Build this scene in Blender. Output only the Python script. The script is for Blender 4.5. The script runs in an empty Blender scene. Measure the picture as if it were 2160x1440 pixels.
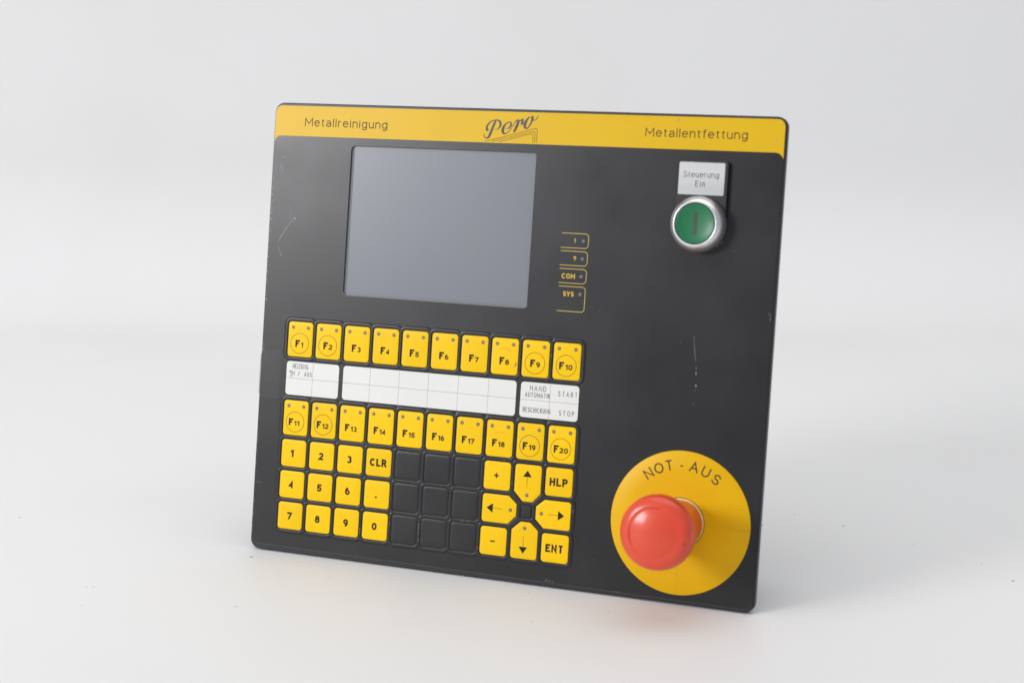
import bpy, bmesh, math, random
import numpy as np
from mathutils import Matrix, Vector
random.seed(7)
S = 0.001                      # everything below is written in millimetres
R_ = math.radians
scene = bpy.context.scene
COL = scene.collection

# ------------------------------------------------------------------ camera
cam = bpy.data.cameras.new("camera")
camera = bpy.data.objects.new("camera", cam)
COL.objects.link(camera)
camera.location = (0, 0, 0.35787)
camera.rotation_euler = (R_(90 - 11.5735), 0, 0)
cam.sensor_width = 36
cam.lens = 61.80
cam.clip_start = 0.02
cam.clip_end = 60
cam.dof.use_dof = True
cam.dof.focus_distance = 1.10
cam.dof.aperture_fstop = 5.6
scene.camera = camera

# ------------------------------------------------------------------ light
world = bpy.data.worlds.new("World")
scene.world = world
world.use_nodes = True
bg = world.node_tree.nodes["Background"]
bg.inputs[0].default_value = (0.875, 0.90, 1.0, 1)
bg.inputs[1].default_value = 0.50
scene.view_settings.view_transform = "Standard"
scene.view_settings.look = "None"
scene.view_settings.exposure = 0.0
scene.view_settings.gamma = 1.0
scene.cycles.max_bounces = 8

def softbox(name, loc, target, sx, sy, power, colour, spread=180):
    l = bpy.data.lights.new(name, "AREA")
    l.shape = "RECTANGLE"
    l.size, l.size_y = sx, sy
    l.energy = power
    l.color = colour
    l.spread = R_(spread)
    o = bpy.data.objects.new(name, l)
    COL.objects.link(o)
    o.location = loc
    o.rotation_euler = (Vector(target) - Vector(loc)).to_track_quat("-Z", "Y").to_euler()
    return o
softbox("key_softbox", (-2.70, -0.45, 1.20), (0.05, 1.05, 0.15), 1.1, 0.8, 20.5, (1.0, 0.985, 1.0), 110)
softbox("top_softbox", (0.1, 0.95, 2.3), (0.0, 1.2, 0.0), 2.6, 2.0, 23.5, (1.0, 0.985, 0.955))

# ------------------------------------------------------------------ materials
def mat(name, col, rough=0.5, metal=0.0, spec=0.5, **kw):
    m = bpy.data.materials.new(name)
    m.use_nodes = True
    b = m.node_tree.nodes["Principled BSDF"]
    b.inputs["Base Color"].default_value = (*col, 1)
    b.inputs["Roughness"].default_value = rough
    b.inputs["Metallic"].default_value = metal
    b.inputs["Specular IOR Level"].default_value = spec
    for k, v in kw.items():
        b.inputs[k.replace("_", " ")].default_value = v
    return m

def wear(m, col_a, col_b, scale, lo=0.4, hi=0.7, detail=4, bump=0.0, bump_scale=900, rough=None, stretch=(1, 1, 1)):
    """mottled colour between two tones, plus fine relief"""
    nt = m.node_tree
    b = nt.nodes["Principled BSDF"]
    tc = nt.nodes.new("ShaderNodeTexCoord")
    mp = nt.nodes.new("ShaderNodeMapping")
    mp.inputs["Scale"].default_value = stretch
    nt.links.new(tc.outputs["Object"], mp.inputs[0])
    n = nt.nodes.new("ShaderNodeTexNoise")
    n.inputs["Scale"].default_value = scale
    n.inputs["Detail"].default_value = detail
    nt.links.new(mp.outputs[0], n.inputs["Vector"])
    r = nt.nodes.new("ShaderNodeValToRGB")
    r.color_ramp.elements[0].position = lo
    r.color_ramp.elements[1].position = hi
    r.color_ramp.elements[0].color = (*col_a, 1)
    r.color_ramp.elements[1].color = (*col_b, 1)
    nt.links.new(n.outputs[0], r.inputs[0])
    nt.links.new(r.outputs[0], b.inputs["Base Color"])
    if rough:
        mr = nt.nodes.new("ShaderNodeMapRange")
        mr.inputs[1].default_value = 0.3
        mr.inputs[2].default_value = 0.7
        mr.inputs[3].default_value, mr.inputs[4].default_value = rough
        nt.links.new(n.outputs[0], mr.inputs[0])
        nt.links.new(mr.outputs[0], b.inputs["Roughness"])
    if bump:
        n2 = nt.nodes.new("ShaderNodeTexNoise")
        n2.inputs["Scale"].default_value = bump_scale
        n2.inputs["Detail"].default_value = 2
        nt.links.new(tc.outputs["Object"], n2.inputs["Vector"])
        bp = nt.nodes.new("ShaderNodeBump")
        bp.inputs["Strength"].default_value = bump
        bp.inputs["Distance"].default_value = 0.0001
        nt.links.new(n2.outputs[0], bp.inputs["Height"])
        nt.links.new(bp.outputs[0], b.inputs["Normal"])
    return m

YEL = (0.84, 0.50, 0.001)
M_paper = wear(mat("white sweep", (0.8, 0.8, 0.79), 0.55, spec=0.3), (0.80, 0.80, 0.785), (0.765, 0.762, 0.745), 3.2, 0.5, 0.8, bump=0.08, bump_scale=160)
M_overlay = wear(mat("black overlay film", (0.02, 0.02, 0.021), 0.30, spec=0.55), (0.004, 0.0041, 0.0047), (0.007, 0.0071, 0.0074), 26, 0.35, 0.7, bump=0.2, bump_scale=1500, rough=(0.295, 0.355))
M_body = mat("black painted metal", (0.012, 0.014, 0.018), 0.38)
M_header = wear(mat("yellow print", YEL, 0.36, spec=0.28), (0.72, 0.445, 0.0005), (0.69, 0.425, 0.0005), 30, 0.45, 0.8, bump=0.15, bump_scale=1500)
M_key = wear(mat("yellow key film", YEL, 0.36, spec=0.2), (0.93, 0.58, 0.001), (0.90, 0.56, 0.001), 55, 0.5, 0.8, bump=0.08, bump_scale=900)
M_blank = M_overlay
M_ink = mat("dark key ink", (0.014, 0.010, 0.004), 0.5, spec=0.25)
M_inkh = mat("header ink", (0.050, 0.038, 0.012), 0.5, spec=0.3)
M_logo = mat("logo ink", (0.045, 0.048, 0.050), 0.42)
M_yink = mat("yellow ink", (0.66, 0.42, 0.03), 0.5)
M_yline = mat("yellow fine line", (0.64, 0.46, 0.07), 0.5)
M_label = wear(mat("white label film", (0.8, 0.8, 0.75), 0.3), (0.77, 0.77, 0.73), (0.735, 0.74, 0.69), 22, 0.4, 0.8)
M_pencil = mat("label lettering", (0.045, 0.045, 0.045), 0.5)
M_grid = mat("label grid line", (0.19, 0.19, 0.185), 0.5)
M_led = mat("grey indicator dot", (0.20, 0.19, 0.15), 0.4)
M_ledrim = mat("indicator rim", (0.05, 0.036, 0.012), 0.45)
M_ledk = mat("status dot", (0.14, 0.145, 0.15), 0.35)
M_ledkr = mat("status dot rim", (0.035, 0.037, 0.04), 0.4)
M_screen = wear(mat("display film", (0.19, 0.215, 0.25), 0.33, spec=0.6), (0.155, 0.168, 0.195), (0.165, 0.182, 0.20), 9, 0.3, 0.75, detail=1)
M_wall = mat("display recess wall", (0.012, 0.013, 0.015), 0.5)
M_tan = mat("display cut edge", (0.20, 0.185, 0.15), 0.5)
M_alu = wear(mat("brushed name plate", (0.6, 0.61, 0.6), 0.42, metal=0.55), (0.47, 0.48, 0.475), (0.54, 0.55, 0.545), 90, 0.35, 0.7, stretch=(0.06, 1, 1), rough=(0.36, 0.5))
M_engr = mat("engraved lettering", (0.035, 0.035, 0.035), 0.5)
M_holder = mat("black plastic holder", (0.012, 0.0125, 0.016), 0.45)
M_chrome = mat("satin chrome", (0.74, 0.73, 0.73), 0.34, metal=0.92)
M_green = mat("green lens", (0.008, 0.165, 0.062), 0.36, Subsurface_Weight=0.15)
M_greenr = mat("dark green lens rim", (0.008, 0.09, 0.05), 0.3)
M_bar = mat("dark mark in lens", (0.045, 0.07, 0.042), 0.4)
M_disc = wear(mat("yellow stop disc", YEL, 0.40, spec=0.2), (0.79, 0.455, 0.001), (0.74, 0.425, 0.001), 34, 0.45, 0.8, bump=0.1, bump_scale=900)
M_red = wear(mat("red plastic", (0.72, 0.07, 0.025), 0.38, spec=0.35, Coat_Weight=0.5, Coat_Roughness=0.16), (0.72, 0.066, 0.024), (0.67, 0.057, 0.02), 60, 0.4, 0.8)
M_cream = mat("cream seal", (0.80, 0.62, 0.25), 0.5)
M_sealshade = mat("seal shadow line", (0.06, 0.05, 0.02), 0.5)  # shadow line round the seal foot, put in as dark colour
M_scr = mat("bare scratch", (0.31, 0.315, 0.32), 0.6)
M_scrd = mat("faint scratch", (0.085, 0.086, 0.088), 0.55)
M_speck = mat("dirt speck", (0.30, 0.29, 0.27), 0.8)
M_specl = mat("pale dirt speck", (0.58, 0.57, 0.54), 0.8)
M_stain = mat("brown grime", (0.42, 0.20, 0.02), 0.6)
M_tape = mat("clear tape", (0.62, 0.63, 0.60), 0.25)
M_tape.node_tree.nodes["Principled BSDF"].inputs["Alpha"].default_value = 0.45
M_tapef = mat("clear tape film", (0.5, 0.5, 0.5), 0.2)
M_tapef.node_tree.nodes["Principled BSDF"].inputs["Alpha"].default_value = 0.035

# ------------------------------------------------------------------ helpers
def link(o, parent=None, label=None):
    COL.objects.link(o)
    if parent is not None:
        o.parent = parent
    if label:
        o["label"] = label
    return o

def mesh_obj(name, verts, faces, m, parent=None, label=None, smooth=False, mats=None, fm=None):
    me = bpy.data.meshes.new(name)
    me.from_pydata([(x * S, y * S, z * S) for x, y, z in verts], [], faces)
    if mats:
        for q in mats: me.materials.append(q)
        for p, k in zip(me.polygons, fm): p.material_index = k
    else:
        me.materials.append(m)
    if smooth:
        for p in me.polygons: p.use_smooth = True
    me.update()
    return link(bpy.data.objects.new(name, me), parent, label)

def round_poly(pts, r, seg=5):
    """counter-clockwise or clockwise polygon with rounded corners; r number or list"""
    n = len(pts); out = []
    for i in range(n):
        p = Vector(pts[i]); a = Vector(pts[i - 1]); b = Vector(pts[(i + 1) % n])
        ri = r[i] if isinstance(r, (list, tuple)) else r
        if ri <= 0:
            out.append((p.x, p.y)); continue
        u = (a - p).normalized(); v = (b - p).normalized()
        ang = u.angle(v); d = ri / math.tan(ang / 2)
        c = p + (u + v).normalized() * (ri / math.sin(ang / 2))
        s = p + u * d; e = p + v * d
        a0 = math.atan2(s.y - c.y, s.x - c.x); a1 = math.atan2(e.y - c.y, e.x - c.x)
        da = (a1 - a0 + math.pi) % (2 * math.pi) - math.pi
        for k in range(seg + 1):
            t = a0 + da * k / seg
            out.append((c.x + ri * math.cos(t), c.y + ri * math.sin(t)))
    return out

def rect(x0, y0, x1, y1):
    return [(x0, y0), (x1, y0), (x1, y1), (x0, y1)]

def inset(pts, d):
    n = len(pts)
    area = sum(pts[i][0] * pts[(i + 1) % n][1] - pts[(i + 1) % n][0] * pts[i][1] for i in range(n))
    sg = 1 if area > 0 else -1
    out = []
    for i in range(n):
        p = Vector(pts[i]); a = Vector(pts[i - 1]); b = Vector(pts[(i + 1) % n])
        e1 = (p - a).normalized() if (p - a).length > 1e-9 else (b - p).normalized()
        e2 = (b - p).normalized() if (b - p).length > 1e-9 else e1
        n1 = Vector((-e1.y, e1.x)); n2 = Vector((-e2.y, e2.x))
        nn = (n1 + n2).normalized()
        k = max(0.5, nn.dot(n1))
        q = p + nn * (sg * d / k)
        out.append((q.x, q.y))
    return out

def stack(name, loops, m, parent=None, label=None, smooth=False, cap=True, capb=False, mats=None, ring_mats=None):
    """loops: list of (points, z); skins them and closes the last one"""
    V = []; F = []; fm = []
    n = len(loops[0][0])
    for pts, z in loops:
        for q in pts:
            V.append((q[0], q[1], z if len(q) < 3 else q[2]))
    for k in range(len(loops) - 1):
        for i in range(n):
            j = (i + 1) % n
            F.append((k * n + i, k * n + j, (k + 1) * n + j, (k + 1) * n + i))
            fm.append(ring_mats[k] if ring_mats else 0)
    if cap:
        F.append(tuple((len(loops) - 1) * n + i for i in range(n))); fm.append(ring_mats[-1] if ring_mats else 0)
    if capb:
        F.append(tuple(reversed(range(n)))); fm.append(0)
    return mesh_obj(name, V, F, m, parent, label, smooth, mats, fm if mats else None)

def lathe(name, cx, cy, prof, m, parent=None, label=None, seg=96, mats=None, pm=None):
    V = []; F = []; fm = []
    for r, z in prof:
        for i in range(seg):
            t = 2 * math.pi * i / seg
            V.append((cx + r * math.cos(t), cy + r * math.sin(t), z))
    for k in range(len(prof) - 1):
        for i in range(seg):
            j = (i + 1) % seg
            F.append((k * seg + i, k * seg + j, (k + 1) * seg + j, (k + 1) * seg + i))
            fm.append(pm[k] if pm else 0)
    F.append(tuple((len(prof) - 1) * seg + i for i in range(seg))); fm.append(pm[-1] if pm else 0)
    return mesh_obj(name, V, F, m, parent, label, True, mats, fm if mats else None)

def curve_flat(name, outlines, m, z0, z1, parent=None, label=None, bevel=0.0):
    """flat plate with holes, cut from z0 to z1"""
    cu = bpy.data.curves.new(name, "CURVE")
    cu.dimensions = "2D"; cu.fill_mode = "BOTH"
    cu.extrude = (z1 - z0) / 2 * S - bevel * S
    cu.bevel_depth = bevel * S
    cu.bevel_resolution = 2
    if bevel: cu.offset = -bevel * S
    for pts in outlines:
        sp = cu.splines.new("POLY")
        sp.points.add(len(pts) - 1)
        for q, p in zip(sp.points, pts): q.co = (p[0] * S, p[1] * S, 0, 1)
        sp.use_cyclic_u = True
    tmp = bpy.data.objects.new(name + "_c", cu)
    COL.objects.link(tmp)
    bpy.context.view_layer.update()
    me = bpy.data.meshes.new_from_object(tmp.evaluated_get(bpy.context.evaluated_depsgraph_get()))
    bpy.data.objects.remove(tmp); bpy.data.curves.remove(cu)
    me.name = name
    me.transform(Matrix.Translation((0, 0, (z0 + z1) / 2 * S)))
    me.materials.clear(); me.materials.append(m)
    return link(bpy.data.objects.new(name, me), parent, label)

class Ink:
    """collects flat ribbons (print, lines, scratches) lying zf(x,y) above the panel"""
    def __init__(s, zf=0.0):
        s.V = []; s.F = []; s.k = 0
        s.zf = zf if callable(zf) else (lambda x, y: zf)
    def ribbon(s, pts, w, closed=False):
        P = []
        for p in pts:
            q = Vector((p[0], p[1]))
            if not P or (q - P[-1][0]).length > 1e-5: P.append((q, p[2] if len(p) > 2 else w))
        if closed and (P[0][0] - P[-1][0]).length < 1e-5: P.pop()
        n = len(P)
        if n < 2: return
        s.k += 1
        dz = 0.004 * (s.k % 9)
        b = len(s.V)
        for i in range(n):
            p, wi = P[i]
            a = P[i - 1][0] if (i > 0 or closed) else None
            c = P[(i + 1) % n][0] if (i < n - 1 or closed) else None
            e1 = (p - a).normalized() if a is not None else (c - p).normalized()
            e2 = (c - p).normalized() if c is not None else e1
            n1 = Vector((-e1.y, e1.x)); n2 = Vector((-e2.y, e2.x))
            nn = n1 + n2
            nn = nn.normalized() if nn.length > 1e-6 else n1
            k = max(0.42, nn.dot(n1))
            o = nn * (wi / 2 / k)
            for q in (p + o, p - o):
                s.V.append((q.x, q.y, s.zf(q.x, q.y) + dz))
        for i in range(n if closed else n - 1):
            j = (i + 1) % n
            s.F.append((b + 2 * i + 1, b + 2 * j + 1, b + 2 * j, b + 2 * i))
    def poly(s, pts):
        s.k += 1; b = len(s.V)
        for x, y in pts: s.V.append((x, y, s.zf(x, y) + 0.004 * (s.k % 9)))
        s.F.append(tuple(range(b, b + len(pts))))
    def disc(s, x, y, r, n=14):
        s.poly([(x + r * math.cos(2 * math.pi * i / n), y + r * math.sin(2 * math.pi * i / n)) for i in range(n)])
    def build(s, name, m, parent, label=None):
        return mesh_obj(name, s.V, s.F, m, parent, label)

# ---- single-stroke sans alphabet; cap height 1, skeleton strokes
def arc(cx, cy, rx, ry, a0, a1, n=10):
    return [(cx + rx * math.cos(R_(a0 + (a1 - a0) * k / n)), cy + ry * math.sin(R_(a0 + (a1 - a0) * k / n))) for k in range(n + 1)]
X = 0.74       # x-height
G = {
 'A': (.80, [[(0, 0), (.40, 1), (.80, 0)], [(.14, .34), (.66, .34)]]),
 'B': (.66, [[(0, 0), (0, 1), (.38, 1)] + arc(.38, .77, .24, .23, 90, -90) + [(0, .54)], [(.38, .54)] + arc(.40, .27, .26, .27, 90, -90) + [(0, 0)]]),
 'C': (.76, [arc(.40, .5, .40, .5, 42, 318, 22)]),
 'D': (.72, [[(0, 0), (0, 1), (.30, 1)] + arc(.30, .5, .42, .5, 90, -90, 16) + [(0, 0)]]),
 'E': (.60, [[(.60, 1), (0, 1), (0, 0), (.60, 0)], [(0, .53), (.54, .53)]]),
 'F': (.56, [[(.56, 1), (0, 1), (0, 0)], [(0, .52), (.48, .52)]]),
 'G': (.80, [arc(.40, .5, .40, .5, 45, 360, 24) + [(.46, .5)], [(.80, .5), (.80, .05)]]),
 'H': (.68, [[(0, 0), (0, 1)], [(.68, 0), (.68, 1)], [(0, .52), (.68, .52)]]),
 'I': (.02, [[(.01, 0), (.01, 1)]]),
 'K': (.66, [[(0, 0), (0, 1)], [(.62, 1), (0, .36)], [(.20, .56), (.66, 0)]]),
 'L': (.54, [[(0, 1), (0, 0), (.54, 0)]]),
 'M': (.86, [[(0, 0), (0, 1), (.43, .30), (.86, 1), (.86, 0)]]),
 'N': (.70, [[(0, 0), (0, 1), (.70, 0), (.70, 1)]]),
 'O': (.84, [arc(.42, .5, .42, .5, 0, 360, 28)]),
 'P': (.62, [[(0, 0), (0, 1), (.36, 1)] + arc(.36, .73, .26, .27, 90, -90) + [(0, .46)]]),
 'R': (.66, [[(0, 0), (0, 1), (.36, 1)] + arc(.36, .74, .26, .26, 90, -90) + [(0, .48)], [(.34, .48), (.66, 0)]]),
 'S': (.66, [arc(.33, .745, .29, .255, 20, 200, 10) + arc(.33, .745, .29, .255, 200, 262, 5) + arc(.34, .26, .32, .26, 82, -90, 10) + arc(.34, .26, .32, .26, -90, -165, 6)]),
 'T': (.70, [[(0, 1), (.70, 1)], [(.35, 1), (.35, 0)]]),
 'U': (.68, [[(0, 1), (0, .34)] + arc(.34, .34, .34, .34, 180, 360, 14) + [(.68, 1)]]),
 'Y': (.72, [[(0, 1), (.36, .46), (.72, 1)], [(.36, .46), (.36, 0)]]),
 'Z': (.64, [[(0, 1), (.64, 1), (0, 0), (.64, 0)]]),
 '/': (.34, [[(0, 0), (.34, 1)]]),
 '-': (.36, [[(0, .38), (.36, .38)]]),
 '+': (.60, [[(0, .4), (.6, .4)], [(.3, .1), (.3, .7)]]),
 '!': (.04, [[(.02, 1), (.02, .32)], [(.02, .12), (.02, -.02)]]),
 '?': (.52, [arc(.26, .76, .26, .24, 170, -40, 12) + [(.26, .44), (.26, .32)], [(.26, .12), (.26, -.02)]]),
 'a': (.52, [arc(.25, X - .22, .24, .22, 160, 0, 9) + [(.49, .10)] + [(.56, .0)], [(.49, .44)] + [(.24, .38)] + arc(.19, .19, .19, .19, 100, 270, 9) + arc(.24, .25, .25, .25, 270, 350, 6)]),
 'e': (.56, [[(0, .40), (.56, .40)] + arc(.28, X / 2, .28, X / 2, 5, 325, 22)]),
 'f': (.30, [[(.34, 1)] + arc(.30, .86, .17, .14, 90, 180, 5) + [(.13, 0)], [(0, X - .02), (.32, X - .02)]]),
 'g': (.54, [[(.54, X)] + [(.54, -.06)] + arc(.28, -.06, .26, .22, 0, -160, 9), arc(.27, X / 2 + .01, .27, X / 2 - .01, 0, 360, 20)]),
 'i': (.02, [[(.01, 0), (.01, X)], [(.01, .90), (.01, 1)]]),
 'l': (.02, [[(.01, 0), (.01, 1)]]),
 'n': (.50, [[(0, 0), (0, X)], [(0, .42)] + arc(.25, X - .25, .25, .25, 165, 0, 9) + [(.50, 0)]]),
 'r': (.30, [[(0, 0), (0, X)], [(0, .42)] + arc(.25, X - .25, .25, .25, 165, 82, 6)]),
 't': (.30, [[(.12, .94), (.12, .16)] + arc(.27, .15, .15, .15, 180, 275, 5), [(0, X - .02), (.30, X - .02)]]),
 'u': (.50, [[(0, X), (0, .26)] + arc(.25, .26, .25, .26, 180, 350, 10), [(.50, X), (.50, 0)]]),
 '0': (.62, [arc(.31, .5, .31, .5, 0, 360, 26)]),
 '1': (.30, [[(0, .78), (.30, .98), (.30, 0)]]),
 '2': (.58, [arc(.29, .72, .28, .28, 165, -30, 11) + [(0, 0), (.58, 0)]]),
 '3': (.58, [arc(.27, .755, .26, .245, 150, -80, 11), arc(.27, .265, .30, .265, 88, -150, 13)]),
 '4': (.66, [[(.48, 0), (.48, 1), (0, .28), (.66, .28)]]),
 '5': (.58, [[(.56, 1), (.10, 1), (.06, .50)] + arc(.27, .29, .31, .29, 112, -150, 14)]),
 '6': (.60, [arc(.30, .31, .29, .31, 180, 540, 22), [(.01, .31)] + arc(.34, .46, .33, .54, 180, 75, 10)]),
 '7': (.58, [[(0, 1), (.58, 1), (.20, 0)]]),
 '8': (.60, [arc(.30, .77, .24, .23, 0, 360, 20), arc(.30, .28, .30, .28, 0, 360, 22)]),
 '9': (.60, [arc(.30, .69, .29, .31, 0, 360, 22), [(.59, .69)] + arc(.26, .54, .33, .54, 0, -105, 10)]),
 ' ': (.30, []),
}
def text_on(ink, txt, x0, x1, base, h, w, gap=None, slope=0.0, warp=None):
    """txt drawn with stroke width w so that ink spans x0..x1 and base..base+h; warp maps (x,y)"""
    gap = gap if gap is not None else 0.30
    adv = [G[c][0] for c in txt]
    hh = h - w
    # glyph widths take whatever the span leaves after stroke widths and gaps
    tot = sum(adv)
    n = len(txt)
    span = (x1 - x0) - w * n
    gw = gap * h
    k = (span - gw * (n - 1)) / max(tot, 1e-6)
    if tot < .1: k = hh
    x = x0 + w / 2
    for c, a in zip(txt, adv):
        for st in G[c][1]:
            cl = len(st) > 8 and abs(st[0][0] - st[-1][0]) < 1e-6 and abs(st[0][1] - st[-1][1]) < 1e-6
            pts = [(x + p[0] * k, base + w / 2 + p[1] * hh) for p in st]
            # stroke ends of open straight strokes reach the full height
            if not cl:
                for e, f in ((0, 1), (-1, -2)):
                    a_, b_ = Vector(pts[e]), Vector(pts[f])
                    on_edge = st[e][1] in (0, 1) or st[e][1] == X
                    if on_edge and abs(st[e][1] - st[f][1]) > 0.2:
                        v = (a_ - b_).normalized() * (w / 2)
                        pts[e] = (a_.x + v.x, a_.y + v.y)
                    elif st[e][1] in (0, 1) and abs(st[e][1] - st[f][1]) < 1e-6 and len(st) > 2:
                        v = (a_ - b_).normalized() * (w / 2)
                        pts[e] = (a_.x + v.x, a_.y + v.y)
            pts = [(px, py + (px - x0) * slope) for px, py in pts]
            if warp: pts = [warp(*p) for p in pts]
            ink.ribbon(pts, w, cl)
        x += a * k + w + gw

# ------------------------------------------------------------------ setting: the white sweep
def sweep():
    prof = [(-1.5, 0.0)] + [(y, 0.0) for y in np.linspace(-1.0, 1.80, 29)]
    r = 0.16
    prof += [(1.80 + r * math.sin(t), r - r * math.cos(t)) for t in np.linspace(0.08, math.pi / 2 - .02, 14)]
    prof += [(1.80 + r + z * 0.02, r + z) for z in np.linspace(0.02, 2.3, 12)]
    xs = np.linspace(-2.6, 2.6, 27)
    V = [(x * 1000, y * 1000, z * 1000) for y, z in prof for x in xs]
    n = len(xs)
    F = [(j * n + i, j * n + i + 1, (j + 1) * n + i + 1, (j + 1) * n + i) for j in range(len(prof) - 1) for i in range(n - 1)]
    o = mesh_obj("table_sweep", V, F, M_paper, smooth=True)
    o["kind"] = "structure"
    return o
ground = sweep()

def speck(x, y, l, w, a, m):
    pts = []
    for i in range(7):
        t = 2 * math.pi * i / 7
        q = random.uniform(.7, 1.15)
        u, v = l * q * math.cos(t), w * q * math.sin(t)
        pts.append((x + u * math.cos(a) - v * math.sin(a), y + u * math.sin(a) + v * math.cos(a)))
    o = stack("dirt_speck", [(pts, 0.05), ([(x + (p[0] - x) * .6, y + (p[1] - y) * .6) for p in pts], 0.05 + w * .5)], m, ground)
for x, y, l, w, d in [(-335.8, 1149.9, .8, .6, 1), (-311.2, 1211.3, .6, .5, 0), (-165.6, 1066.2, 1.3, .6, 1), (-256.7, 1010, 1.2, .4, 0), (-252.7, 1010, 1.0, .4, 0),
                      (-111.9, 1027.2, .9, .4, 0), (-161.7, 976.3, 1.2, .4, 0), (-252, 977.1, .6, .5, 0), (193.8, 1157.5, .7, .5, 0), (222.3, 1130.7, 1.1, .4, 1),
                      (189.2, 1124.5, .6, .4, 0), (305.4, 1020.3, 1.0, .8, 1), (294.4, 1052.3, .7, .5, 0), (261.1, 1092.2, .9, .4, 0), (168.2, 1132.8, .9, .6, 1),
                      (241.5, 1010.8, .8, .5, 0), (9.9, 998.2, .8, .6, 0), (55.7, 966, .9, .6, 0), (10.8, 951.4, .7, .4, 0), (75.2, 943.1, .6, .4, 0),
                      (59.2, 923.3, .6, .4, 0), (28.2, 898.1, .5, .4, 0)]:
    speck(x, y, l, w, random.uniform(-.6, .9), M_speck if d else M_specl)

# ------------------------------------------------------------------ the control panel
panel = bpy.data.objects.new("control_panel", None)
COL.objects.link(panel)
panel.empty_display_size = 0.05
panel["label"] = "black control panel with yellow header, grey display, yellow keys and red mushroom stop button"
panel["category"] = "control panel"
Mr = Matrix(((0.929518, 0.063767, -0.363222), (-0.368777, 0.160727, -0.915517), (0.0, 0.984937, 0.172914)))
T = Vector((-0.138793, 1.097885, -0.215516 + 0.35787))
base = Vector((143.5 * S, -143.6 * S, -5.0 * S))          # middle of the bottom edge, in panel coordinates
panel.matrix_world = Matrix.Translation(T + Mr @ base) @ Mr.to_4x4()
# children are written in panel coordinates: shift their meshes by the base
OFF = Matrix.Translation(-base)
def add_offset():
    done = set()
    for o in bpy.data.objects:
        p = o
        while p.parent: p = p.parent
        if p is panel and o.type == "MESH" and o.data.name not in done:
            o.data.transform(OFF); done.add(o.data.name)

# body plate, 5 mm thick with softened front edge
bp = round_poly(rect(-22.5, -143.6, 309.0, 142.0), 6.2, 8)
curve_flat("body_plate", [bp, round_poly(rect(32.6, 22.1, 157.9, 116.8), 2.6, 6)], M_body, -5.3, -.32, panel, bevel=.6)
# rear housing, set in from the edges; its lower back edge carries the tilt
hb = round_poly(rect(2, -133.2, 284, 118), 3, 4)
stack("rear_housing", [(hb, -5.4), (hb, -59.0), (inset(hb, 1), -60.0)], M_body, panel, cap=True)

# screen opening
SX0, SX1, SY0, SY1 = 33.2, 157.3, 22.7, 116.2
ov = round_poly([(-21.9, -140.2), (307.9, -142.0), (307.9, 140.7), (-21.9, 140.3)], 4.6, 8)
scr = round_poly(rect(SX0, SY0, SX1, SY1), 2.3, 6)
curve_flat("overlay_film", [ov, scr], M_overlay, -0.30, 0.0, panel)
ink = Ink(.012); ink.ribbon([(-21.3, -136.5), (-20.6, -138.8), (-18.8, -139.9), (-16.5, -140.15), (60, -140.55), (140, -140.95), (225, -141.4), (303, -141.85), (306.4, -141.0), (307.6, -138.2)], .28)
ink.build("film_edge", mat("film cut edge", (0.07, 0.062, 0.05), .5), bpy.data.objects["overlay_film"])
# header: lower corners run down as yellow spikes round the black field
hd = [(-21.75, 116.9)] + [(-17.0 - 4.6 * math.cos(R_(a)), 116.7 + 4.4 * math.sin(R_(a))) for a in range(10, 91, 10)] + \
     [(302.8 + 5.0 * math.cos(R_(a)), 116.9 + 4.5 * math.sin(R_(a))) for a in range(90, 9, -10)] + [(307.75, 117.2)]
hd += [(307.75, 136.0)] + [(303.3 + 4.4 * math.cos(R_(a)), 136.1 + 4.4 * math.sin(R_(a))) for a in range(10, 91, 10)]
hd += [(-17.3 + 4.4 * math.cos(R_(a)), 135.75 + 4.4 * math.sin(R_(a))) for a in range(90, 171, 10)] + [(-21.75, 135.7)]
header = curve_flat("header_band", [hd], M_header, 0.001, 0.03, panel)
ink = Ink(0.05)
text_on(ink, "Metallreinigung", -0.6, 57.1, 127.55, 5.15, .58, gap=.22, slope=-.004)
ink.build("lettering", M_inkh, header, "thin dark word Metallreinigung")
ink = Ink(0.05)
text_on(ink, "Metallentfettung", 224.7, 286.2, 128.15, 5.1, .58, gap=.20, slope=0.002)
ink.build("lettering", M_inkh, header, "thin dark word Metallentfettung")

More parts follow.
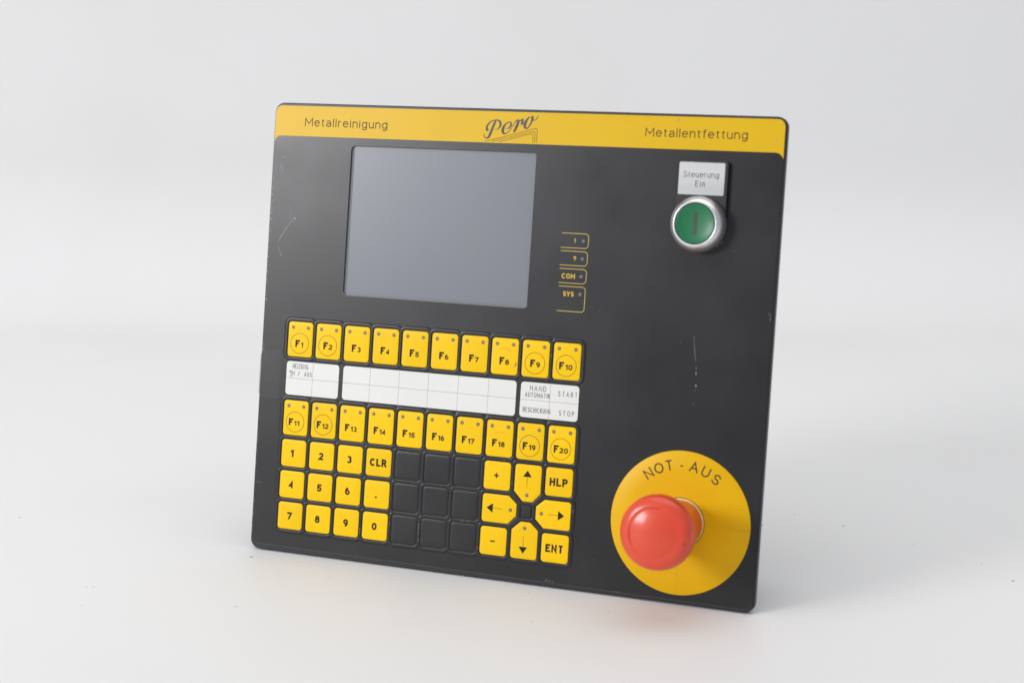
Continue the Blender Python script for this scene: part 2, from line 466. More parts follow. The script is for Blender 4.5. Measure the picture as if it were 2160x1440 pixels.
def smooth_line(P, n=5):
    """Catmull-Rom through (x, y, w)"""
    P = [tuple(p) for p in P]
    Q = [P[0]] + P + [P[-1]]
    out = []
    for i in range(1, len(Q) - 2):
        for k in range(n):
            t = k / n
            out.append(tuple(0.5 * ((2 * b) + (-a + c) * t + (2 * a - 5 * b + 4 * c - d) * t * t + (-a + 3 * b - 3 * c + d) * t ** 3) for a, b, c, d in zip(Q[i - 1], Q[i], Q[i + 1], Q[i + 2])))
    out.append(P[-1])
    return out
LOGO = [[(125.37, 128.88, 0.59), (124.27, 129.04, 1.68), (123.87, 130.23, 1.39), (124.41, 131.85, 1.19), (125.7, 133.44, 0.83), (127.36, 134.49, 0.71), (129.27, 134.98, 0.59), (130.77, 135.02, 0.79), (132.23, 134.17, 1.31), (132.76, 132.69, 1.49), (132.44, 131.09, 1.19), (131.45, 129.86, 0.69), (130.3, 129.33, 0.36), (129.12, 129.23, 0.2)],
 [(129.61, 134.79, 1.19), (128.58, 132.37, 1.49), (127.58, 129.74, 1.58), (126.58, 126.92, 1.68), (125.64, 124.89, 1.49), (124.62, 123.96, 0.99), (123.41, 124.22, 0.71), (122.56, 124.99, 0.59), (122.33, 125.79, 0.48), (122.75, 126.64, 0.24)],
 [(136.05, 130.2, 0.24), (137.77, 130.25, 0.59), (139.0, 131.08, 0.99), (139.59, 132.49, 1.19), (139.47, 133.58, 0.91), (138.47, 134.05, 0.71), (137.11, 133.51, 0.71), (135.7, 132.28, 1.09), (134.74, 130.56, 1.68), (134.48, 128.76, 1.88), (134.96, 127.38, 1.5), (135.96, 126.91, 0.79), (137.32, 127.35, 0.59), (138.53, 128.49, 0.48), (139.91, 130.32, 0.44), (141.05, 132.34, 0.44), (142.1, 134.15, 0.51), (143.1, 135.27, 0.79)],
 [(142.98, 135.37, 0.4), (143.95, 135.3, 1.19), (144.21, 134.61, 1.58), (143.8, 132.81, 1.78), (142.9, 130.41, 1.68), (141.86, 128.39, 1.19), (141.46, 127.88, 0.4)],
 [(144.45, 134.22, 0.48), (145.56, 135.15, 0.71), (146.58, 135.77, 0.99), (147.18, 136.38, 0.4)],
 [(147.17, 136.48, 0.2), (147.04, 135.29, 1.19), (146.8, 134.09, 1.66), (146.35, 132.99, 1.31), (145.84, 132.68, 0.4)],
 [(146.31, 133.48, 0.71), (148.21, 133.74, 0.71)],
 [(151.88, 137.6, 0.36), (150.56, 136.77, 0.99), (149.39, 135.16, 1.49), (148.71, 133.35, 1.88), (148.58, 131.57, 1.68), (149.39, 130.6, 0.91), (150.53, 130.93, 0.79), (151.71, 132.45, 0.89), (152.64, 134.26, 1.11), (153.06, 135.85, 1.31), (153.19, 137.14, 1.7), (152.91, 138.12, 0.99)],
 [(153.17, 135.86, 0.79), (154.04, 135.59, 0.59), (155.08, 135.81, 0.48), (156.08, 136.73, 0.51), (156.69, 137.73, 0.44), (156.83, 138.73, 0.16)]]
ink = Ink(0.05)
for L in LOGO: ink.ribbon(smooth_line(L), 1)
ink.build("logo_script", M_logo, header, "slanting brush script logo word Pero")
for L in ([(122.82, 121.9), (135.33, 125.0), (147.93, 128.58), (154.81, 130.47), (156.18, 130.65), (156.74, 130.13), (156.82, 129.05), (156.77, 122.13)],
          [(127.68, 121.95), (135.41, 123.91), (148.02, 127.29), (153.87, 128.76), (155.03, 128.8), (155.43, 128.31), (155.54, 127.03), (155.56, 122.09)],
          [(132.64, 121.98), (137.6, 123.29), (148.09, 126.2), (152.28, 127.23), (153.65, 127.27), (154.17, 126.89), (154.3, 125.61), (154.32, 122.05)]):
    ink = Ink(0.05); ink.ribbon(L, .30); ink.build("logo_line", M_inkh, header)
# grime on the header
ink = Ink(0.045)
ink.disc(244.5, 138.2, .9); ink.disc(243.6, 137.3, .6); ink.build("grime_spot", mat("header grime", (0.60, 0.35, 0.012), .5), header)
ink = Ink(0.045); ink.disc(303.2, 128.4, 1.1); ink.build("grime_spot", mat("header grime", (0.66, 0.38, 0.012), .5), header)

# display: recessed film behind a cut window
disp = stack("display_screen", [(scr, -0.9)], M_screen, panel)
V = [(x, y, z) for z in (-0.31, -0.9) for x, y in scr]
n = len(scr)
mesh_obj("window_wall", V, [(i, n + i, n + (i + 1) % n, (i + 1) % n) for i in range(n)], M_wall, disp)
ink = Ink(0.02)
low = round_poly(rect(SX0 - .1, SY0 - .1, SX1 + .1, SY1 + .1), 2.4, 6)
# pale cut edge along the bottom and the right side
ed = [p for p in low if p[1] < SY0 + 3] 
ink.ribbon(ed[0:7][::1] + [p for p in low if p[0] > SX1 - 3 and p[1] < SY0 + 6][0:7], .34)
ink.build("cut_edge", M_tan, disp)
ink = Ink(0.02)
ink.ribbon([(SX0 - .05, SY0 + 2)] + [(SX0 - .05, SY1 - 2.4)] + [(SX0 + .65, SY1 - .7), (SX0 + 2.3, SY1 + .05), (SX1 - 3, SY1 + .05)], .30)
ink.build("cut_edge", M_wall, disp, "dark cut edge along top and left")
# slightly darker strip along the left edge of the display film
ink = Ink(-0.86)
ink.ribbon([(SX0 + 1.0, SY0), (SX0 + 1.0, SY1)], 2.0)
ink.build("edge_strip", mat("darker edge film", (0.12, 0.135, 0.155), .5), disp)

# ------------------------------------------------------------------ keys
PX = 20.0
def kx(c): return 5.3 + PX * c
ROW1, ROW2 = -7.45, -57.5
NROW = [-80.1, -100.1, -120.1]
pockets = []
def dome(cx, cy, hw, hh, z, amp):
    def f(x, y):
        u = min(1, abs(x - cx) / hw); v = min(1, abs(y - cy) / hh)
        return z + amp * (1 - u ** 4) * (1 - v ** 4)
    return f
def key(name, outline, m, label, r=2.0, top=0.34, amp=0.22):
    pts = round_poly(outline, r, 5)
    pockets.append(inset(round_poly(outline, r, 3), -0.02))
    xs = [p[0] for p in pts]; ys = [p[1] for p in pts]
    cx, cy = (min(xs) + max(xs)) / 2, (min(ys) + max(ys)) / 2
    hw, hh = (max(xs) - min(xs)) / 2, (max(ys) - min(ys)) / 2
    f = dome(cx, cy, hw, hh, top, amp)
    pts = inset(pts, .06)
    lv = [([(x, y, 0.005) for x, y in pts], 0), ([(x, y, max(.03, top - .14)) for x, y in pts], 0), ([(x, y, top - .03) for x, y in inset(pts, .14)], 0)]
    for s in (.965, .85, .7, .5, .3, .12):
        lv.append(([(cx + (x - cx) * s, cy + (y - cy) * s, f(cx + (x - cx) * s, cy + (y - cy) * s)) for x, y in pts], 0))
    o = stack(name, lv, m, panel, label, smooth=True)
    return o, (lambda x, y: f(x, y) + 0.05)
led_mesh = {}
def led(parent, x, y, z, r=1.12, m=None, rim=None, name="indicator_dot"):
    k = (round(r, 2), (m or M_led).name)
    prof = [(r, 0), (r * .98, .05), (r * .80, .07), (r * .62, .05), (r * .3, .09)]
    lathe(name, x, y, [(a, z + b) for a, b in prof], None, parent, seg=20, mats=[m or M_led, rim or M_ledrim], pm=[1, 1, 0, 0, 0])

def fkey(c, row, n):
    cx, cy = kx(c), (ROW1, ROW2)[row]
    o, zf = key("function_key", rect(cx - 8.72, cy - 11.12, cx + 8.72, cy + 11.12), M_key, "tall yellow key printed F%d" % n)
    for dx in (-5.28, 5.28): led(o, cx + dx, cy + 7.45, zf(cx + dx, cy + 7.45) - .04)
    ink = Ink(zf)
    fy = cy - 4.95
    s = str(n)
    d0 = {1: -3.25, 2: -4.70}[len(s)]
    if s == '1': d0 = -3.2
    text_on(ink, 'F', cx + d0, cx + d0 + 3.1, fy, 4.5, 1.15)
    w0 = cx + d0 + 3.75
    for ch in s:
        w = 1.75 if ch == '1' else 2.55
        if len(s) == 2: w = {'1': 1.75, '0': 2.65}.get(ch, 2.45)
        text_on(ink, ch, w0, w0 + w, fy, 3.15, .70)
        w0 += w + .38
    ink.build("legend", M_ink, o)
    if c in (0, 1, 8, 9):
        ink = Ink(zf)
        ink.ribbon(arc(cx - .27, cy - 2.58, 6.4, 6.4, 0, 360, 48), .26, True)
        ink.build("printed_ring", M_inkc, o)
    return o, zf
M_inkc = mat("thin ring ink", (0.06, 0.03, 0.003), .45)
fk = {}
for c in range(10):
    fk[c + 1] = fkey(c, 0, c + 1)
    fk[c + 11] = fkey(c, 1, c + 11)
def square(c, r): return rect(kx(c) - 8.68, NROW[r] - 8.65, kx(c) + 8.68, NROW[r] + 8.65)
for c, r, t in [(0, 0, '1'), (1, 0, '2'), (2, 0, '3'), (0, 1, '4'), (1, 1, '5'), (2, 1, '6'), (0, 2, '7'), (1, 2, '8'), (2, 2, '9'), (3, 2, '0')]:
    o, zf = key("number_key", square(c, r), M_key, "square yellow key printed " + t)
    ink = Ink(zf); x = kx(c) - .3
    w = 3.4
    if t == '1': text_on(ink, t, x - 2.2, x + .45, NROW[r] - 2.35, 4.6, 1.15)
    else: text_on(ink, t, x - w / 2, x + w / 2, NROW[r] - 2.35, 4.6, 1.10)
    ink.build("legend", M_ink, o)
o, zf = key("decimal_key", square(3, 1), M_key, "square yellow key printed with a point")
ink = Ink(zf); ink.poly(rect(64.45, -102.4, 65.55, -101.3)); ink.build("legend", M_ink, o)
for c, r, t, nm in [(3, 0, 'CLR', 'clear_key'), (9, 0, 'HLP', 'help_key'), (9, 2, 'ENT', 'enter_key')]:
    o, zf = key(nm, square(c, r), M_key, "square yellow key printed " + t)
    ink = Ink(zf); x = kx(c) - .2
    text_on(ink, t, x - 5.75, x + 5.75, NROW[r] - 2.45, 4.85, 1.15, gap=.15)
    ink.build("legend", M_ink, o)
o, zf = key("plus_key", square(7, 0), M_key, "square yellow key printed with a plus sign")
ink = Ink(zf); ink.ribbon([(143.4, -80.0), (146.35, -80.0)], .85); ink.ribbon([(144.88, -78.5), (144.88, -81.5)], .85); ink.build("legend", M_ink, o)
o, zf = key("minus_key", square(7, 2), M_key, "square yellow key printed with a minus sign")
ink = Ink(zf); ink.ribbon([(143.35, -120.15), (146.4, -120.15)], .85); ink.build("legend", M_ink, o)
RR = [1.9, .7, .7, .7, .7, 1.9]
up = [(156.75, -71.4), (156.75, -88.1), (162.6, -94.0), (169.0, -94.0), (173.95, -88.5), (173.95, -71.4)]
dn = [(156.75, -128.8), (156.75, -111.4), (162.4, -106.25), (168.6, -106.25), (173.95, -110.9), (173.95, -128.8)]
lf = [(136.7, -91.45), (153.6, -91.45), (159.1, -96.0), (159.1, -103.3), (154.0, -108.75), (136.7, -108.75)]
rt = [(194.0, -91.45), (177.0, -91.45), (171.6, -96.1), (171.6, -103.7), (177.0, -108.8), (194.0, -108.8)]
for pts, word, ledp, tri, line in [
    (up, "up", (165.3, -90.0), [(164.95, -75.0), (162.15, -78.9), (167.8, -78.9)], [(164.95, -78.8), (164.95, -85.3)]),
    (dn, "down", (165.3, -110.05), [(165.0, -125.4), (167.65, -121.45), (162.1, -121.45)], [(164.95, -121.6), (164.95, -114.9)]),
    (lf, "left", (155.29, -100.0), [(139.7, -100.0), (143.8, -102.9), (143.8, -97.1)], [(143.7, -100.0), (150.0, -100.0)]),
    (rt, "right", (175.38, -100.0), [(190.0, -100.05), (186.05, -97.2), (186.05, -103.0)], [(186.2, -100.05), (179.7, -100.05)])]:
    o, zf = key("arrow_key", pts, M_key, "yellow chamfered key with arrow pointing " + word, r=RR)
    led(o, ledp[0], ledp[1], zf(*ledp) - .04)
    ink = Ink(zf); ink.poly(tri); ink.ribbon(line, .20); ink.build("arrow_legend", M_ink, o)
for c in (4, 5, 6):
    for r in (0, 1, 2):
        key("blank_key", square(c, r), M_blank, None, top=.08, amp=.08)
key("blank_key", rect(161.9, -103.7, 168.8, -96.1), M_blank, "small blank black key between the arrows", r=.6, top=.2, amp=.05)

# worn marks on a few keys
def worn(n, pts, w, m):
    o, zf = fk[n]
    ink = Ink(lambda x, y: zf(x, y) - .02); ink.ribbon(pts, w); ink.build("worn_mark", m, o)
M_worn = mat("worn yellow", (0.62, 0.34, 0.012), .5)
M_worn2 = mat("slightly worn yellow", (0.72, 0.42, 0.014), .5)
worn(8, [(p[0], p[1], .1 + .35 * random.random()) for p in arc(145.0, -7.8, 5.6, 5.2, 125, 45, 14)], .3, M_worn)
worn(8, [(152.4, -10.4, .3), (152.9, -11.4, .9), (152.3, -12.6, .7), (151.7, -13.6, .25)], .5, M_stain)
worn(18, [(p[0], p[1], .08 + .2 * random.random()) for p in arc(145.0, -58.6, 5.6, 5.2, 125, 50, 14)], .3, M_worn)
worn(1, [(p[0], p[1], .06 + .16 * random.random()) for p in arc(5.0, -8.6, 6.2, 6.0, 120, 60, 12)], .3, M_worn2)
worn(19, [(p[0], p[1], .06 + .14 * random.random()) for p in arc(165.0, -59.0, 6.2, 6.0, 125, 80, 10)], .3, M_worn2)

# ------------------------------------------------------------------ raised lattice of ridges between the keys
def lattice():
    step = 0.25
    x0, x1, y0, y1 = -8.0, 199.0, -134.0, 9.0
    nx, ny = int((x1 - x0) / step), int((y1 - y0) / step)
    gx = x0 + np.arange(nx + 1) * step; gy = y0 + np.arange(ny + 1) * step
    D = np.full((ny + 1, nx + 1), 9.0)
    for P in pockets:
        xs = [p[0] for p in P]; ys = [p[1] for p in P]
        i0 = max(0, int((min(xs) - 4 - x0) / step)); i1 = min(nx, int((max(xs) + 4 - x0) / step) + 1)
        j0 = max(0, int((min(ys) - 4 - y0) / step)); j1 = min(ny, int((max(ys) + 4 - y0) / step) + 1)
        A, B = np.meshgrid(gx[i0:i1 + 1], gy[j0:j1 + 1])
        d = np.full(A.shape, 1e9); inside = np.zeros(A.shape, bool)
        n = len(P)
        for i in range(n):
            ax, ay = P[i]; bx, by = P[(i + 1) % n]
            ex, ey = bx - ax, by - ay
            L2 = ex * ex + ey * ey
            if L2 < 1e-12: continue
            t = np.clip(((A - ax) * ex + (B - ay) * ey) / L2, 0, 1)
            d = np.minimum(d, np.hypot(A - ax - t * ex, B - ay - t * ey))
            cr = ((ay > B) != (by > B)) & (A < (bx - ax) * (B - ay) / ((by - ay) if abs(by - ay) > 1e-12 else 1e-12) + ax)
            inside ^= cr
        d[inside] *= -1
        D[j0:j1 + 1, i0:i1 + 1] = np.minimum(D[j0:j1 + 1, i0:i1 + 1], d)
    H = 0.40; W = 3.1
    up_ = np.clip(D / 0.75, 0, 1); dn_ = np.clip((D - 1.9) / (W - 1.9), 0, 1)
    Z = 0.012 + H * (up_ * up_ * (3 - 2 * up_)) * (1 - dn_ * dn_ * (3 - 2 * dn_))
    Z[(D <= 0) | (D >= W)] = -0.05
    keep = (D > -0.45) & (D < W + .4)
    idx = -np.ones(D.shape, int)
    q = keep[:-1, :-1] & keep[1:, :-1] & keep[:-1, 1:] & keep[1:, 1:]
    use = np.zeros(D.shape, bool)
    use[:-1, :-1] |= q; use[1:, :-1] |= q; use[:-1, 1:] |= q; use[1:, 1:] |= q
    idx[use] = np.arange(use.sum())
    jj, ii = np.nonzero(use)
    V = [(float(gx[i]), float(gy[j]), float(Z[j, i])) for j, i in zip(jj, ii)]
    J, I = np.nonzero(q)
    F = [(int(idx[j, i]), int(idx[j, i + 1]), int(idx[j + 1, i + 1]), int(idx[j + 1, i])) for j, i in zip(J, I)]
    return mesh_obj("key_lattice", V, F, M_lat, panel, "raised black ridges between the keys", smooth=True)
M_lat = M_overlay
lattice()
nt = M_key.node_tree; pb = nt.nodes["Principled BSDF"]
oi = nt.nodes.new("ShaderNodeObjectInfo"); hs = nt.nodes.new("ShaderNodeHueSaturation"); mr = nt.nodes.new("ShaderNodeMapRange")
mr.inputs[3].default_value, mr.inputs[4].default_value = 0.95, 1.03
src = pb.inputs["Base Color"].links[0].from_socket
nt.links.new(oi.outputs["Random"], mr.inputs[0]); nt.links.new(mr.outputs[0], hs.inputs["Value"])
nt.links.new(src, hs.inputs["Color"]); nt.links.new(hs.outputs[0], pb.inputs["Base Color"])

# ------------------------------------------------------------------ writing strips
def strip(x0, x1, vl, label):
    pts = round_poly(rect(x0, -43.0, x1, -21.6), 2.1, 6)
    o = stack("label_strip", [(pts, .002), (pts, .05)], M_label, panel, label)
    for v in vl:
        ink = Ink(.065); ink.ribbon([(v, -43.0), (v, -21.6)], .17); ink.build("grid_line", M_grid, o)
    ink = Ink(.075); ink.ribbon([(x0, -32.35), (x1, -32.35)], .17); ink.build("grid_line", M_grid, o)
    return o
w1 = strip(-3.4, 33.85, [15.4], "short white label strip under keys F1 and F2 reading HEIZUNG")
w2 = strip(36.9, 153.95, [55.7, 75.7, 95.6, 115.7, 135.75], "long empty white label strip of six columns")
w3 = strip(156.9, 194.2, [175.8], "short white label strip reading HAND AUTOMATIK START BESCHICKUNG STOP")
def word(parent, t, x0, x1, b, h, w=.31, gap=.26, m=None, z=.09):
    ink = Ink(z); text_on(ink, t, x0, x1, b, h, w, gap=gap); ink.build("lettering", m or M_pencil, parent)
word(w1, "HEIZUNG", 0.9, 11.9, -26.15, 3.1, gap=.17)
ink = Ink(.09)
ink.ribbon([(-1.5, -27.9), (-.5, -28.0), (-.35, -28.9)], .32); ink.ribbon([(-.9, -30.9), (.3, -31.4), (.9, -31.2)], .3); ink.ribbon([(-1.0, -28.8), (-.9, -29.6)], .26)
text_on(ink, "IN", -.1, 2.5, -30.6, 2.9, .31, gap=.2)
text_on(ink, "/", 4.7, 6.1, -30.6, 2.9, .36)
text_on(ink, "AUS", 9.4, 14.7, -30.75, 2.95, .31, gap=.22)
ink.build("lettering", M_pencil, w1, "partly worn lettering EIN / AUS")
word(w3, "HAND", 162.8, 173.2, -26.65, 3.15, gap=.3)
word(w3, "AUTOMATIK", 159.75, 176.0, -30.65, 2.95, gap=.16)
word(w3, "START", 181.0, 193.2, -28.6, 3.1, gap=.38)
word(w3, "BESCHICKUNG", 159.0, 176.8, -39.8, 2.95, gap=.15)
word(w3, "STOP", 182.2, 192.0, -40.05, 3.1, gap=.36)

# ------------------------------------------------------------------ status fields
for (yt, yb, w, t, x0, x1) in [(69.15, 60.5, 0, "!", 185.05, 186.15), (58.5, 50.0, 0, "?", 184.75, 186.85), (47.95, 39.4, 0, "COM", 178.3, 186.85), (37.4, 22.55, 0, "SYS", 179.85, 186.8)]:
    ink = Ink(.04)
    ink.ribbon([(176.8, yt), (191.6, yt)] + arc(191.75, yt - 2.1, 2.1, 2.1, 90, 0, 6) + arc(191.75, yb + 2.1, 2.1, 2.1, 0, -90, 6) + [(176.6, yb)], .36)
    o = ink.build("status_outline", M_yline, panel, "thin yellow outline round the lamp marked " + t)
    cy = {"!": 64.84, "?": 54.2, "COM": 43.64, "SYS": 33.06}[t]
    ink = Ink(.04)
    text_on(ink, t, x0, x1, cy - 1.6, 2.95 if t != "COM" else 3.05, .64, gap=.12)
    ink.build("lettering", M_yink, o)
    led(panel, 190.66, cy, .02, 1.25, M_ledk, M_ledkr, "status_lamp")

# ------------------------------------------------------------------ green push button with its name plate
CX, CY = 261.5, 78.3
hold = [(246.2, 78.3)] + [(CX + 15.3 * math.cos(R_(a)), CY + 15.3 * math.sin(R_(a))) for a in range(190, 351, 10)] + [(276.9, 78.3)]
hold += round_poly([(276.9, 90), (276.9, 115.1), (246.2, 115.1), (246.2, 90)], [0, 2, 2, 0], 5)
h = stack("name_plate_holder", [(hold, 0.0), (hold, 2.7), (inset(hold, .35), 3.0)], M_holder, panel)
pl = round_poly(rect(247.7, 95.2, 275.1, 114.0), .8, 4)
stack("name_plate", [(pl, 3.0), (pl, 3.25), (inset(pl, .12), 3.32)], M_alu, h)
ink = Ink(3.36); text_on(ink, "Steuerung", 250.4, 271.6, 105.3, 3.35, .34, gap=.18); ink.build("lettering", M_engr, h, "engraved word Steuerung")
ink = Ink(3.36); text_on(ink, "Ein", 257.9, 263.7, 99.95, 3.35, .36, gap=.3); ink.build("lettering", M_engr, h, "engraved word Ein")
ring = lathe("button_bezel", CX, CY, [(15.2, 0.0), (15.9, .6), (16.2, 2.2), (16.25, 4.5), (16.05, 6.4), (15.5, 8.2), (14.7, 9.8), (13.7, 11.1), (12.9, 11.75), (12.35, 11.9), (12.1, 11.6), (12.05, 9.0)], M_chrome, panel, "silver bezel ring of the green button")
lens = lathe("button_lens", CX, CY, [(11.95, 8.5), (11.95, 10.9), (11.6, 11.3), (11.2, 11.35), (10.6, 11.1), (9, 10.7), (7, 10.4), (5, 10.22), (3, 10.1), (1, 10.05)], None, ring, mats=[M_green, M_greenr], pm=[1, 1, 1, 0, 0, 0, 0, 0, 0, 0])
def lz(x, y):
    r = math.hypot(x - CX, y - CY); return 10.05 + 0.65 * (r / 9) ** 2 + .08
ink = Ink(lz); ink.ribbon([(CX - .25, CY + 6.3 - k * 1.05) for k in range(13)], 2.1); ink.build("lens_mark", M_bar, ring, "upright bar mark I")

# ------------------------------------------------------------------ emergency stop
EX, EY = 261.5, -96.0
disc = lathe("emergency_stop_disc", EX, EY, [(42.27, 0.001), (42.27, .35), (42.1, .45), (30, .455), (14, .46)], M_disc, panel, seg=160)
def ring_warp(x, y): return (x, y)
for ch, ang, w in [("N", 127.6, 5.0), ("O", 115.7, 5.6), ("T", 104.6, 4.7), ("-", 91.7, 2.4), ("A", 78.9, 5.3), ("U", 66.4, 4.9), ("S", 53.8, 4.8)]:
    ink = Ink(.50)
    a = R_(ang)
    ux, uy = math.cos(a), math.sin(a); tx, ty = math.sin(a), -math.cos(a)
    text_on(ink, ch, -w / 2, w / 2, 0, 6.15, .80, warp=lambda x, y: (EX + ux * (31.0 + y) + tx * x, EY + uy * (31.0 + y) + ty * x))
    ink.build("lettering", mat("stop lettering", (0.02, 0.013, 0.003), .5) if ch == "N" else bpy.data.materials["stop lettering"], disc)
M_crease = mat("fine crease", (0.66, 0.36, 0.004), .5)
for L in ([(EX - 42, EY + .4), (EX - 30, EY + .2), (EX - 16, EY + .1)], [(EX + 16, EY + .1), (EX + 27, EY + .3), (EX + 42, EY - .4)], [(EX + .2, EY - 42), (EX + .5, EY - 30), (EX, EY - 16)]):
    ink = Ink(.49); ink.ribbon(L, .22); ink.build("crease_line", M_crease, disc)
lathe("seal_ring", EX, EY, [(15.0, .47), (15.0, .6), (14.6, .7), (14.5, 1.9), (14.3, 2.1), (13.5, 2.1)], None, disc, mats=[M_sealshade, M_cream], pm=[0, 0, 1, 1, 1, 1])
neck = [(13.8, 1.0), (13.8, 2.6), (14.3, 12), (15.3, 20), (16.4, 26), (17.6, 30), (19.0, 33.2), (20.6, 35.4), (21.35, 37.2), (21.5, 39.5), (21.35, 42.0), (20.95, 44.4), (20.45, 45.4), (19.7, 46.4), (18.7, 47.2), (17.4, 47.85), (16.2, 48.3), (15.3, 48.5), (14.6, 48.45), (13.9, 48.4), (13.2, 48.6), (12.2, 48.95), (10.5, 49.4), (8, 49.9), (5, 50.3), (2, 50.45), (.5, 50.5)]
neck = [(r + (.3 if z < 23 else 0), z + (4.6 if z >= 14 else 0)) for r, z in neck]
EY -= .4
cap = lathe("emergency_stop_button", EX, EY, neck, M_red, panel, "red mushroom stop button", seg=128)
def capz(x, y):
    r = math.hypot(x - EX, y - EY)
    P = [(0, 50.5), (5, 50.3), (8, 49.9), (10.5, 49.4), (12.2, 48.95), (13.2, 48.6), (13.9, 48.4), (14.6, 48.45), (15.3, 48.5), (16.2, 48.3), (17.4, 47.85), (18.7, 47.2), (19.7, 46.4)]
    for (a, b), (c, d) in zip(P[:-1], P[1:]):
        if a <= r <= c: return b + (d - b) * (r - a) / (c - a) + 4.65
    return 50.6
M_arrow = mat("deeper red inlay", (0.74, 0.035, 0.012), 0.34)
for a0, a1 in ((52, -38), (208, 168), (108, 78)):
    for k, rr in enumerate((14.3, 14.9)):
        pass
    ink = Ink(capz); ink.ribbon([(EX + 14.5 * math.cos(R_(a0 + (a1 - a0) * k / 14)), EY + 14.5 * math.sin(R_(a0 + (a1 - a0) * k / 14)), .2 + 1.3 * math.sin(math.pi * min(1, k / 14 * 1.0)) ** .6) for k in range(15)], 1.4)
    ink.build("turn_arrow", M_arrow, cap, "faint deeper red curved arrow mark")
ink = Ink(capz); ink.ribbon([(EX + 17.0, EY - 4.6, .2), (EX + 17.5, EY - 3.9, .9), (EX + 17.9, EY - 3.2, .3)], .5); ink.build("scuff", mat("dark scuff on red", (0.30, 0.03, 0.015), .5), cap)

# ------------------------------------------------------------------ scratches, wear and tape
def jag(pts, n, amp):
    out = []
    for (a, b) in zip(pts[:-1], pts[1:]):
        for k in range(n):
            t = k / n
            out.append((a[0] + (b[0] - a[0]) * t + random.uniform(-amp, amp), a[1] + (b[1] - a[1]) * t + random.uniform(-amp, amp), random.uniform(.16, .36)))
    out.append((*pts[-1], .08))
    return out
def scratch(pts, n=4, amp=.12, m=M_scr, w=1.0, label=None):
    ink = Ink(.045); ink.ribbon([(a, b, c * w) for a, b, c in jag(pts, n, amp)], .2); ink.build("scratch", m, panel, label)
scratch([(-7.5, 77.3), (-7.1, 72), (-6.9, 67.7)], 3, .04, w=.8)
scratch([(-4.0, 69.6), (-6.5, 66.9), (-10.45, 61.0), (-13.2, 56.6), (-15.0, 53.2)], 4, .12, w=1.3)
scratch([(-4.9, 68.9), (-3.5, 69.5), (-3.7, 67.6), (-4.8, 65.8)], 3, .15)
scratch([(-14.6, 51.2), (-13.6, 48.2), (-11.6, 44.6)], 4, .2, w=.8)
scratch([(-13.2, 47.6), (-12.4, 44.0)], 4, .1, w=.6)
scratch([(-13.9, 108.4), (-13.1, 106.6)], 4, .3, w=1.6)
scratch([(-15.6, 107.2), (-14.4, 107.9), (-13.3, 107.4)], 3, .2, w=.8)
scratch([(-15.6, 103.4), (-14.4, 101.9), (-15.8, 100.6), (-14.0, 99.8), (-16.0, 98.6), (-15.0, 97.2)], 4, .5, w=1.0)
scratch([(-17.4, 101.2), (-16.2, 102.4), (-16.6, 99.7)], 3, .3, w=.7)
scratch([(-16.8, 105.6), (-17.3, 104.6)], 2, .1, w=.8)
scratch([(262.5, 13.6), (262.95, 7.9), (264.5, -1.5)], 5, .06, M_scrd, 2.2)
scratch([(264.9, -4.0), (265.1, -6.2)], 2, .05, M_scrd, 2.2)
scratch([(265.1, -7.4), (265.2, -9.0)], 2, .05, M_scr, 1.8)
scratch([(265.5, -14.6), (265.6, -16.2)], 2, .05, M_scr, 1.8)
scratch([(265.3, -17.6), (265.2, -19.0)], 2, .05, M_scrd, 1.8)
scratch([(264.8, -25), (264.5, -27.6)], 2, .1, M_scrd, .8)
scratch([(-21.3, -100.6), (-18.2, -100.7), (-16.6, -100.9)], 3, .1, M_scrd, 1.6)
scratch([(305.2, 29.6), (306.6, 28.9), (306.9, 27.0), (306.4, 25.0)], 3, .2, M_scrd, 1.6)
for k in range(6):
    x = 180.4 + k * 1.0 + random.uniform(-.2, .2)
    scratch([(x - .6, -140.3), (x + .2, -139.2 - random.random() * .5)], 2, .12, M_scr if k % 2 else M_scrd, 1.0)
scratch([(223, -141.1), (226.5, -141.2), (229, -141.35)], 3, .1, M_scrd, 1.0)
# chips along the left rim, one scattered patch
ink = Ink(.05)
def chips(y0, y1, n, spread, size):
    for _ in range(n):
        y = random.uniform(y0, y1); x = -21.5 + abs(random.gauss(0, spread))
        s = random.uniform(.4, 1.0) * size
        ink.ribbon([(x, y, .1), (x + random.uniform(-.2, .4), y + s * .5, random.uniform(.15, .4)), (x + random.uniform(-.3, .3), y + s, .1)], .2)
chips(66, 88, 46, .35, 1.2); chips(88, 95, 9, .9, .8); chips(53, 62, 10, .6, 1.1); chips(28, 52, 16, .2, .9); chips(12, 28, 10, .3, 1.0); chips(-17, -11, 10, .8, .9); chips(-98, -66, 12, .12, 1.4); chips(-136, -104, 10, .15, 1.5)
o = ink.build("edge_wear", M_scr, panel, "pale chips along the left rim"); o["kind"] = "stuff"
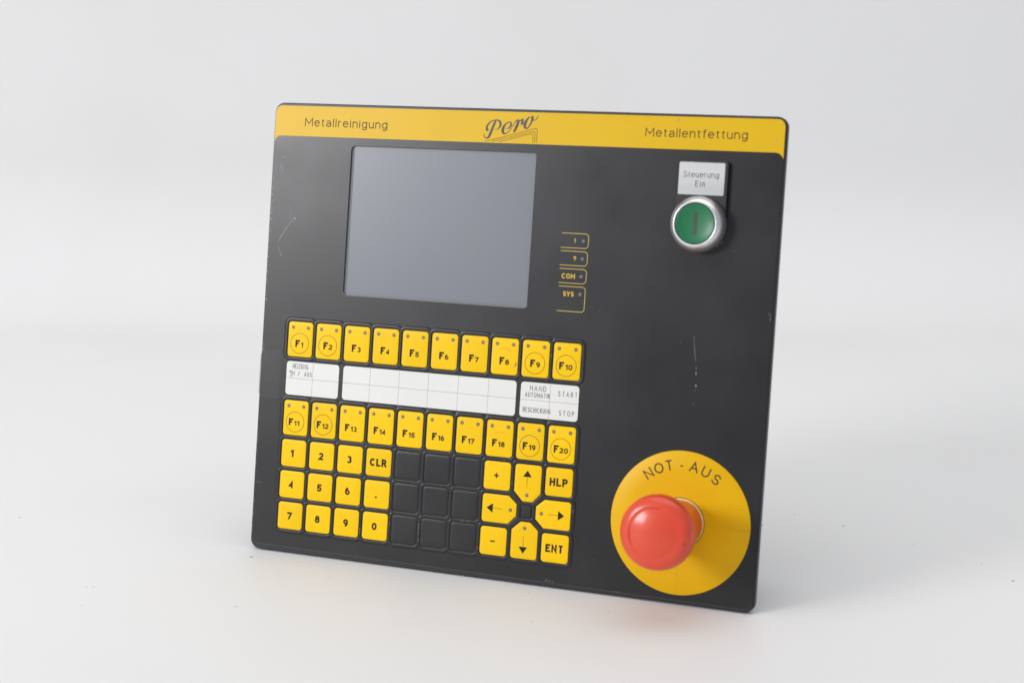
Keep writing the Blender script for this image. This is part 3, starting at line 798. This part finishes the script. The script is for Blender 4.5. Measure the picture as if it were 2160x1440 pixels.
# pale worn flecks on the lattice
ink = Ink(.44)
for (x, y, l, vert) in [(75.3, -116, 3.0, 1), (95.4, -114.5, 4.5, 1), (95.3, -119.5, 2.5, 1), (95.7, -124, 2, 1), (135.3, -124.5, 1.8, 1), (123, -110.1, 2.0, 0), (127, -110.2, 1.5, 0), (155.2, -83, 1.6, 1), (75.2, -101, 1.0, 1), (175.3, -3.8, 1.6, 1), (55.2, -122, 4, 1), (195.4, -95, 2.5, 1), (148.5, -70.1, 1.0, 0), (35.0, -69.9, .8, 0)]:
    for k in range(5):
        a = random.uniform(-.25, .25)
        t = l * k / 5
        if vert: ink.ribbon([(x + a, y - t, .08), (x + a * .6, y - t - l * .13, .2), (x + a * .3, y - t - l * .2, .06)], .2)
        else: ink.ribbon([(x + t, y + a, .08), (x + t + l * .13, y + a * .6, .2), (x + t + l * .2, y + a, .06)], .2)
o = ink.build("ridge_wear", M_scr, panel); o["kind"] = "stuff"
# dust
ink = Ink(.045)
for x, y, r in [(203.7, 23.8, .45), (-3.5, 19, .3), (284.5, 8.7, .3), (285.9, -11, .25), (210.1, -123.8, .35), (203.3, -128.9, .3), (274.4, 68.1, 0), (282.9, 63.9, .4), (-18.0, -42, .3), (-17.6, -31.2, .35), (225.8, -141.1, .4), (28, -141.4, .35), (254.7, 9.2, .3), (251, -80, .2)]:
    if r: ink.disc(x, y, r, 7)
for _ in range(50):
    x, y = random.uniform(-20, 305), random.uniform(-138, 112)
    if (x < 200 and y < 8) or (30 < x < 160 and 20 < y < 118): continue
    ink.disc(x, y, random.uniform(.08, .16), 5)
o = ink.build("dust", M_scrd, panel); o["kind"] = "stuff"
ink = Ink(.05); ink.disc(275.6, 69.0, .3, 6); ink.disc(272.6, 66.4, .45, 6); ink.disc(274.7, 67.9, .3, 6)
ink.build("dust_clump", M_scr, panel)
# clear tape folded over the left rim
tp = round_poly(rect(-24.3, -44.4, -21.7, -18.6), .5, 3)
stack("edge_tape", [(tp, -2.9), (tp, -2.6)], M_tape, panel, "clear tape sticking out past the left rim", capb=True)
stack("tape_fold", [(rect(-22.9, -44.0, -22.25, -18.8), -4.4), (rect(-22.9, -44.0, -22.25, -18.8), -.3)], mat("tape fold", (0.34, 0.34, 0.32), .35), panel, capb=True)
stack("tape_film", [(rect(-21.8, -46.5, 2 - 10, -15.8), .03), (rect(-21.8, -46.5, 2 - 10, -15.8), .07)], M_tapef, panel)

add_offset()
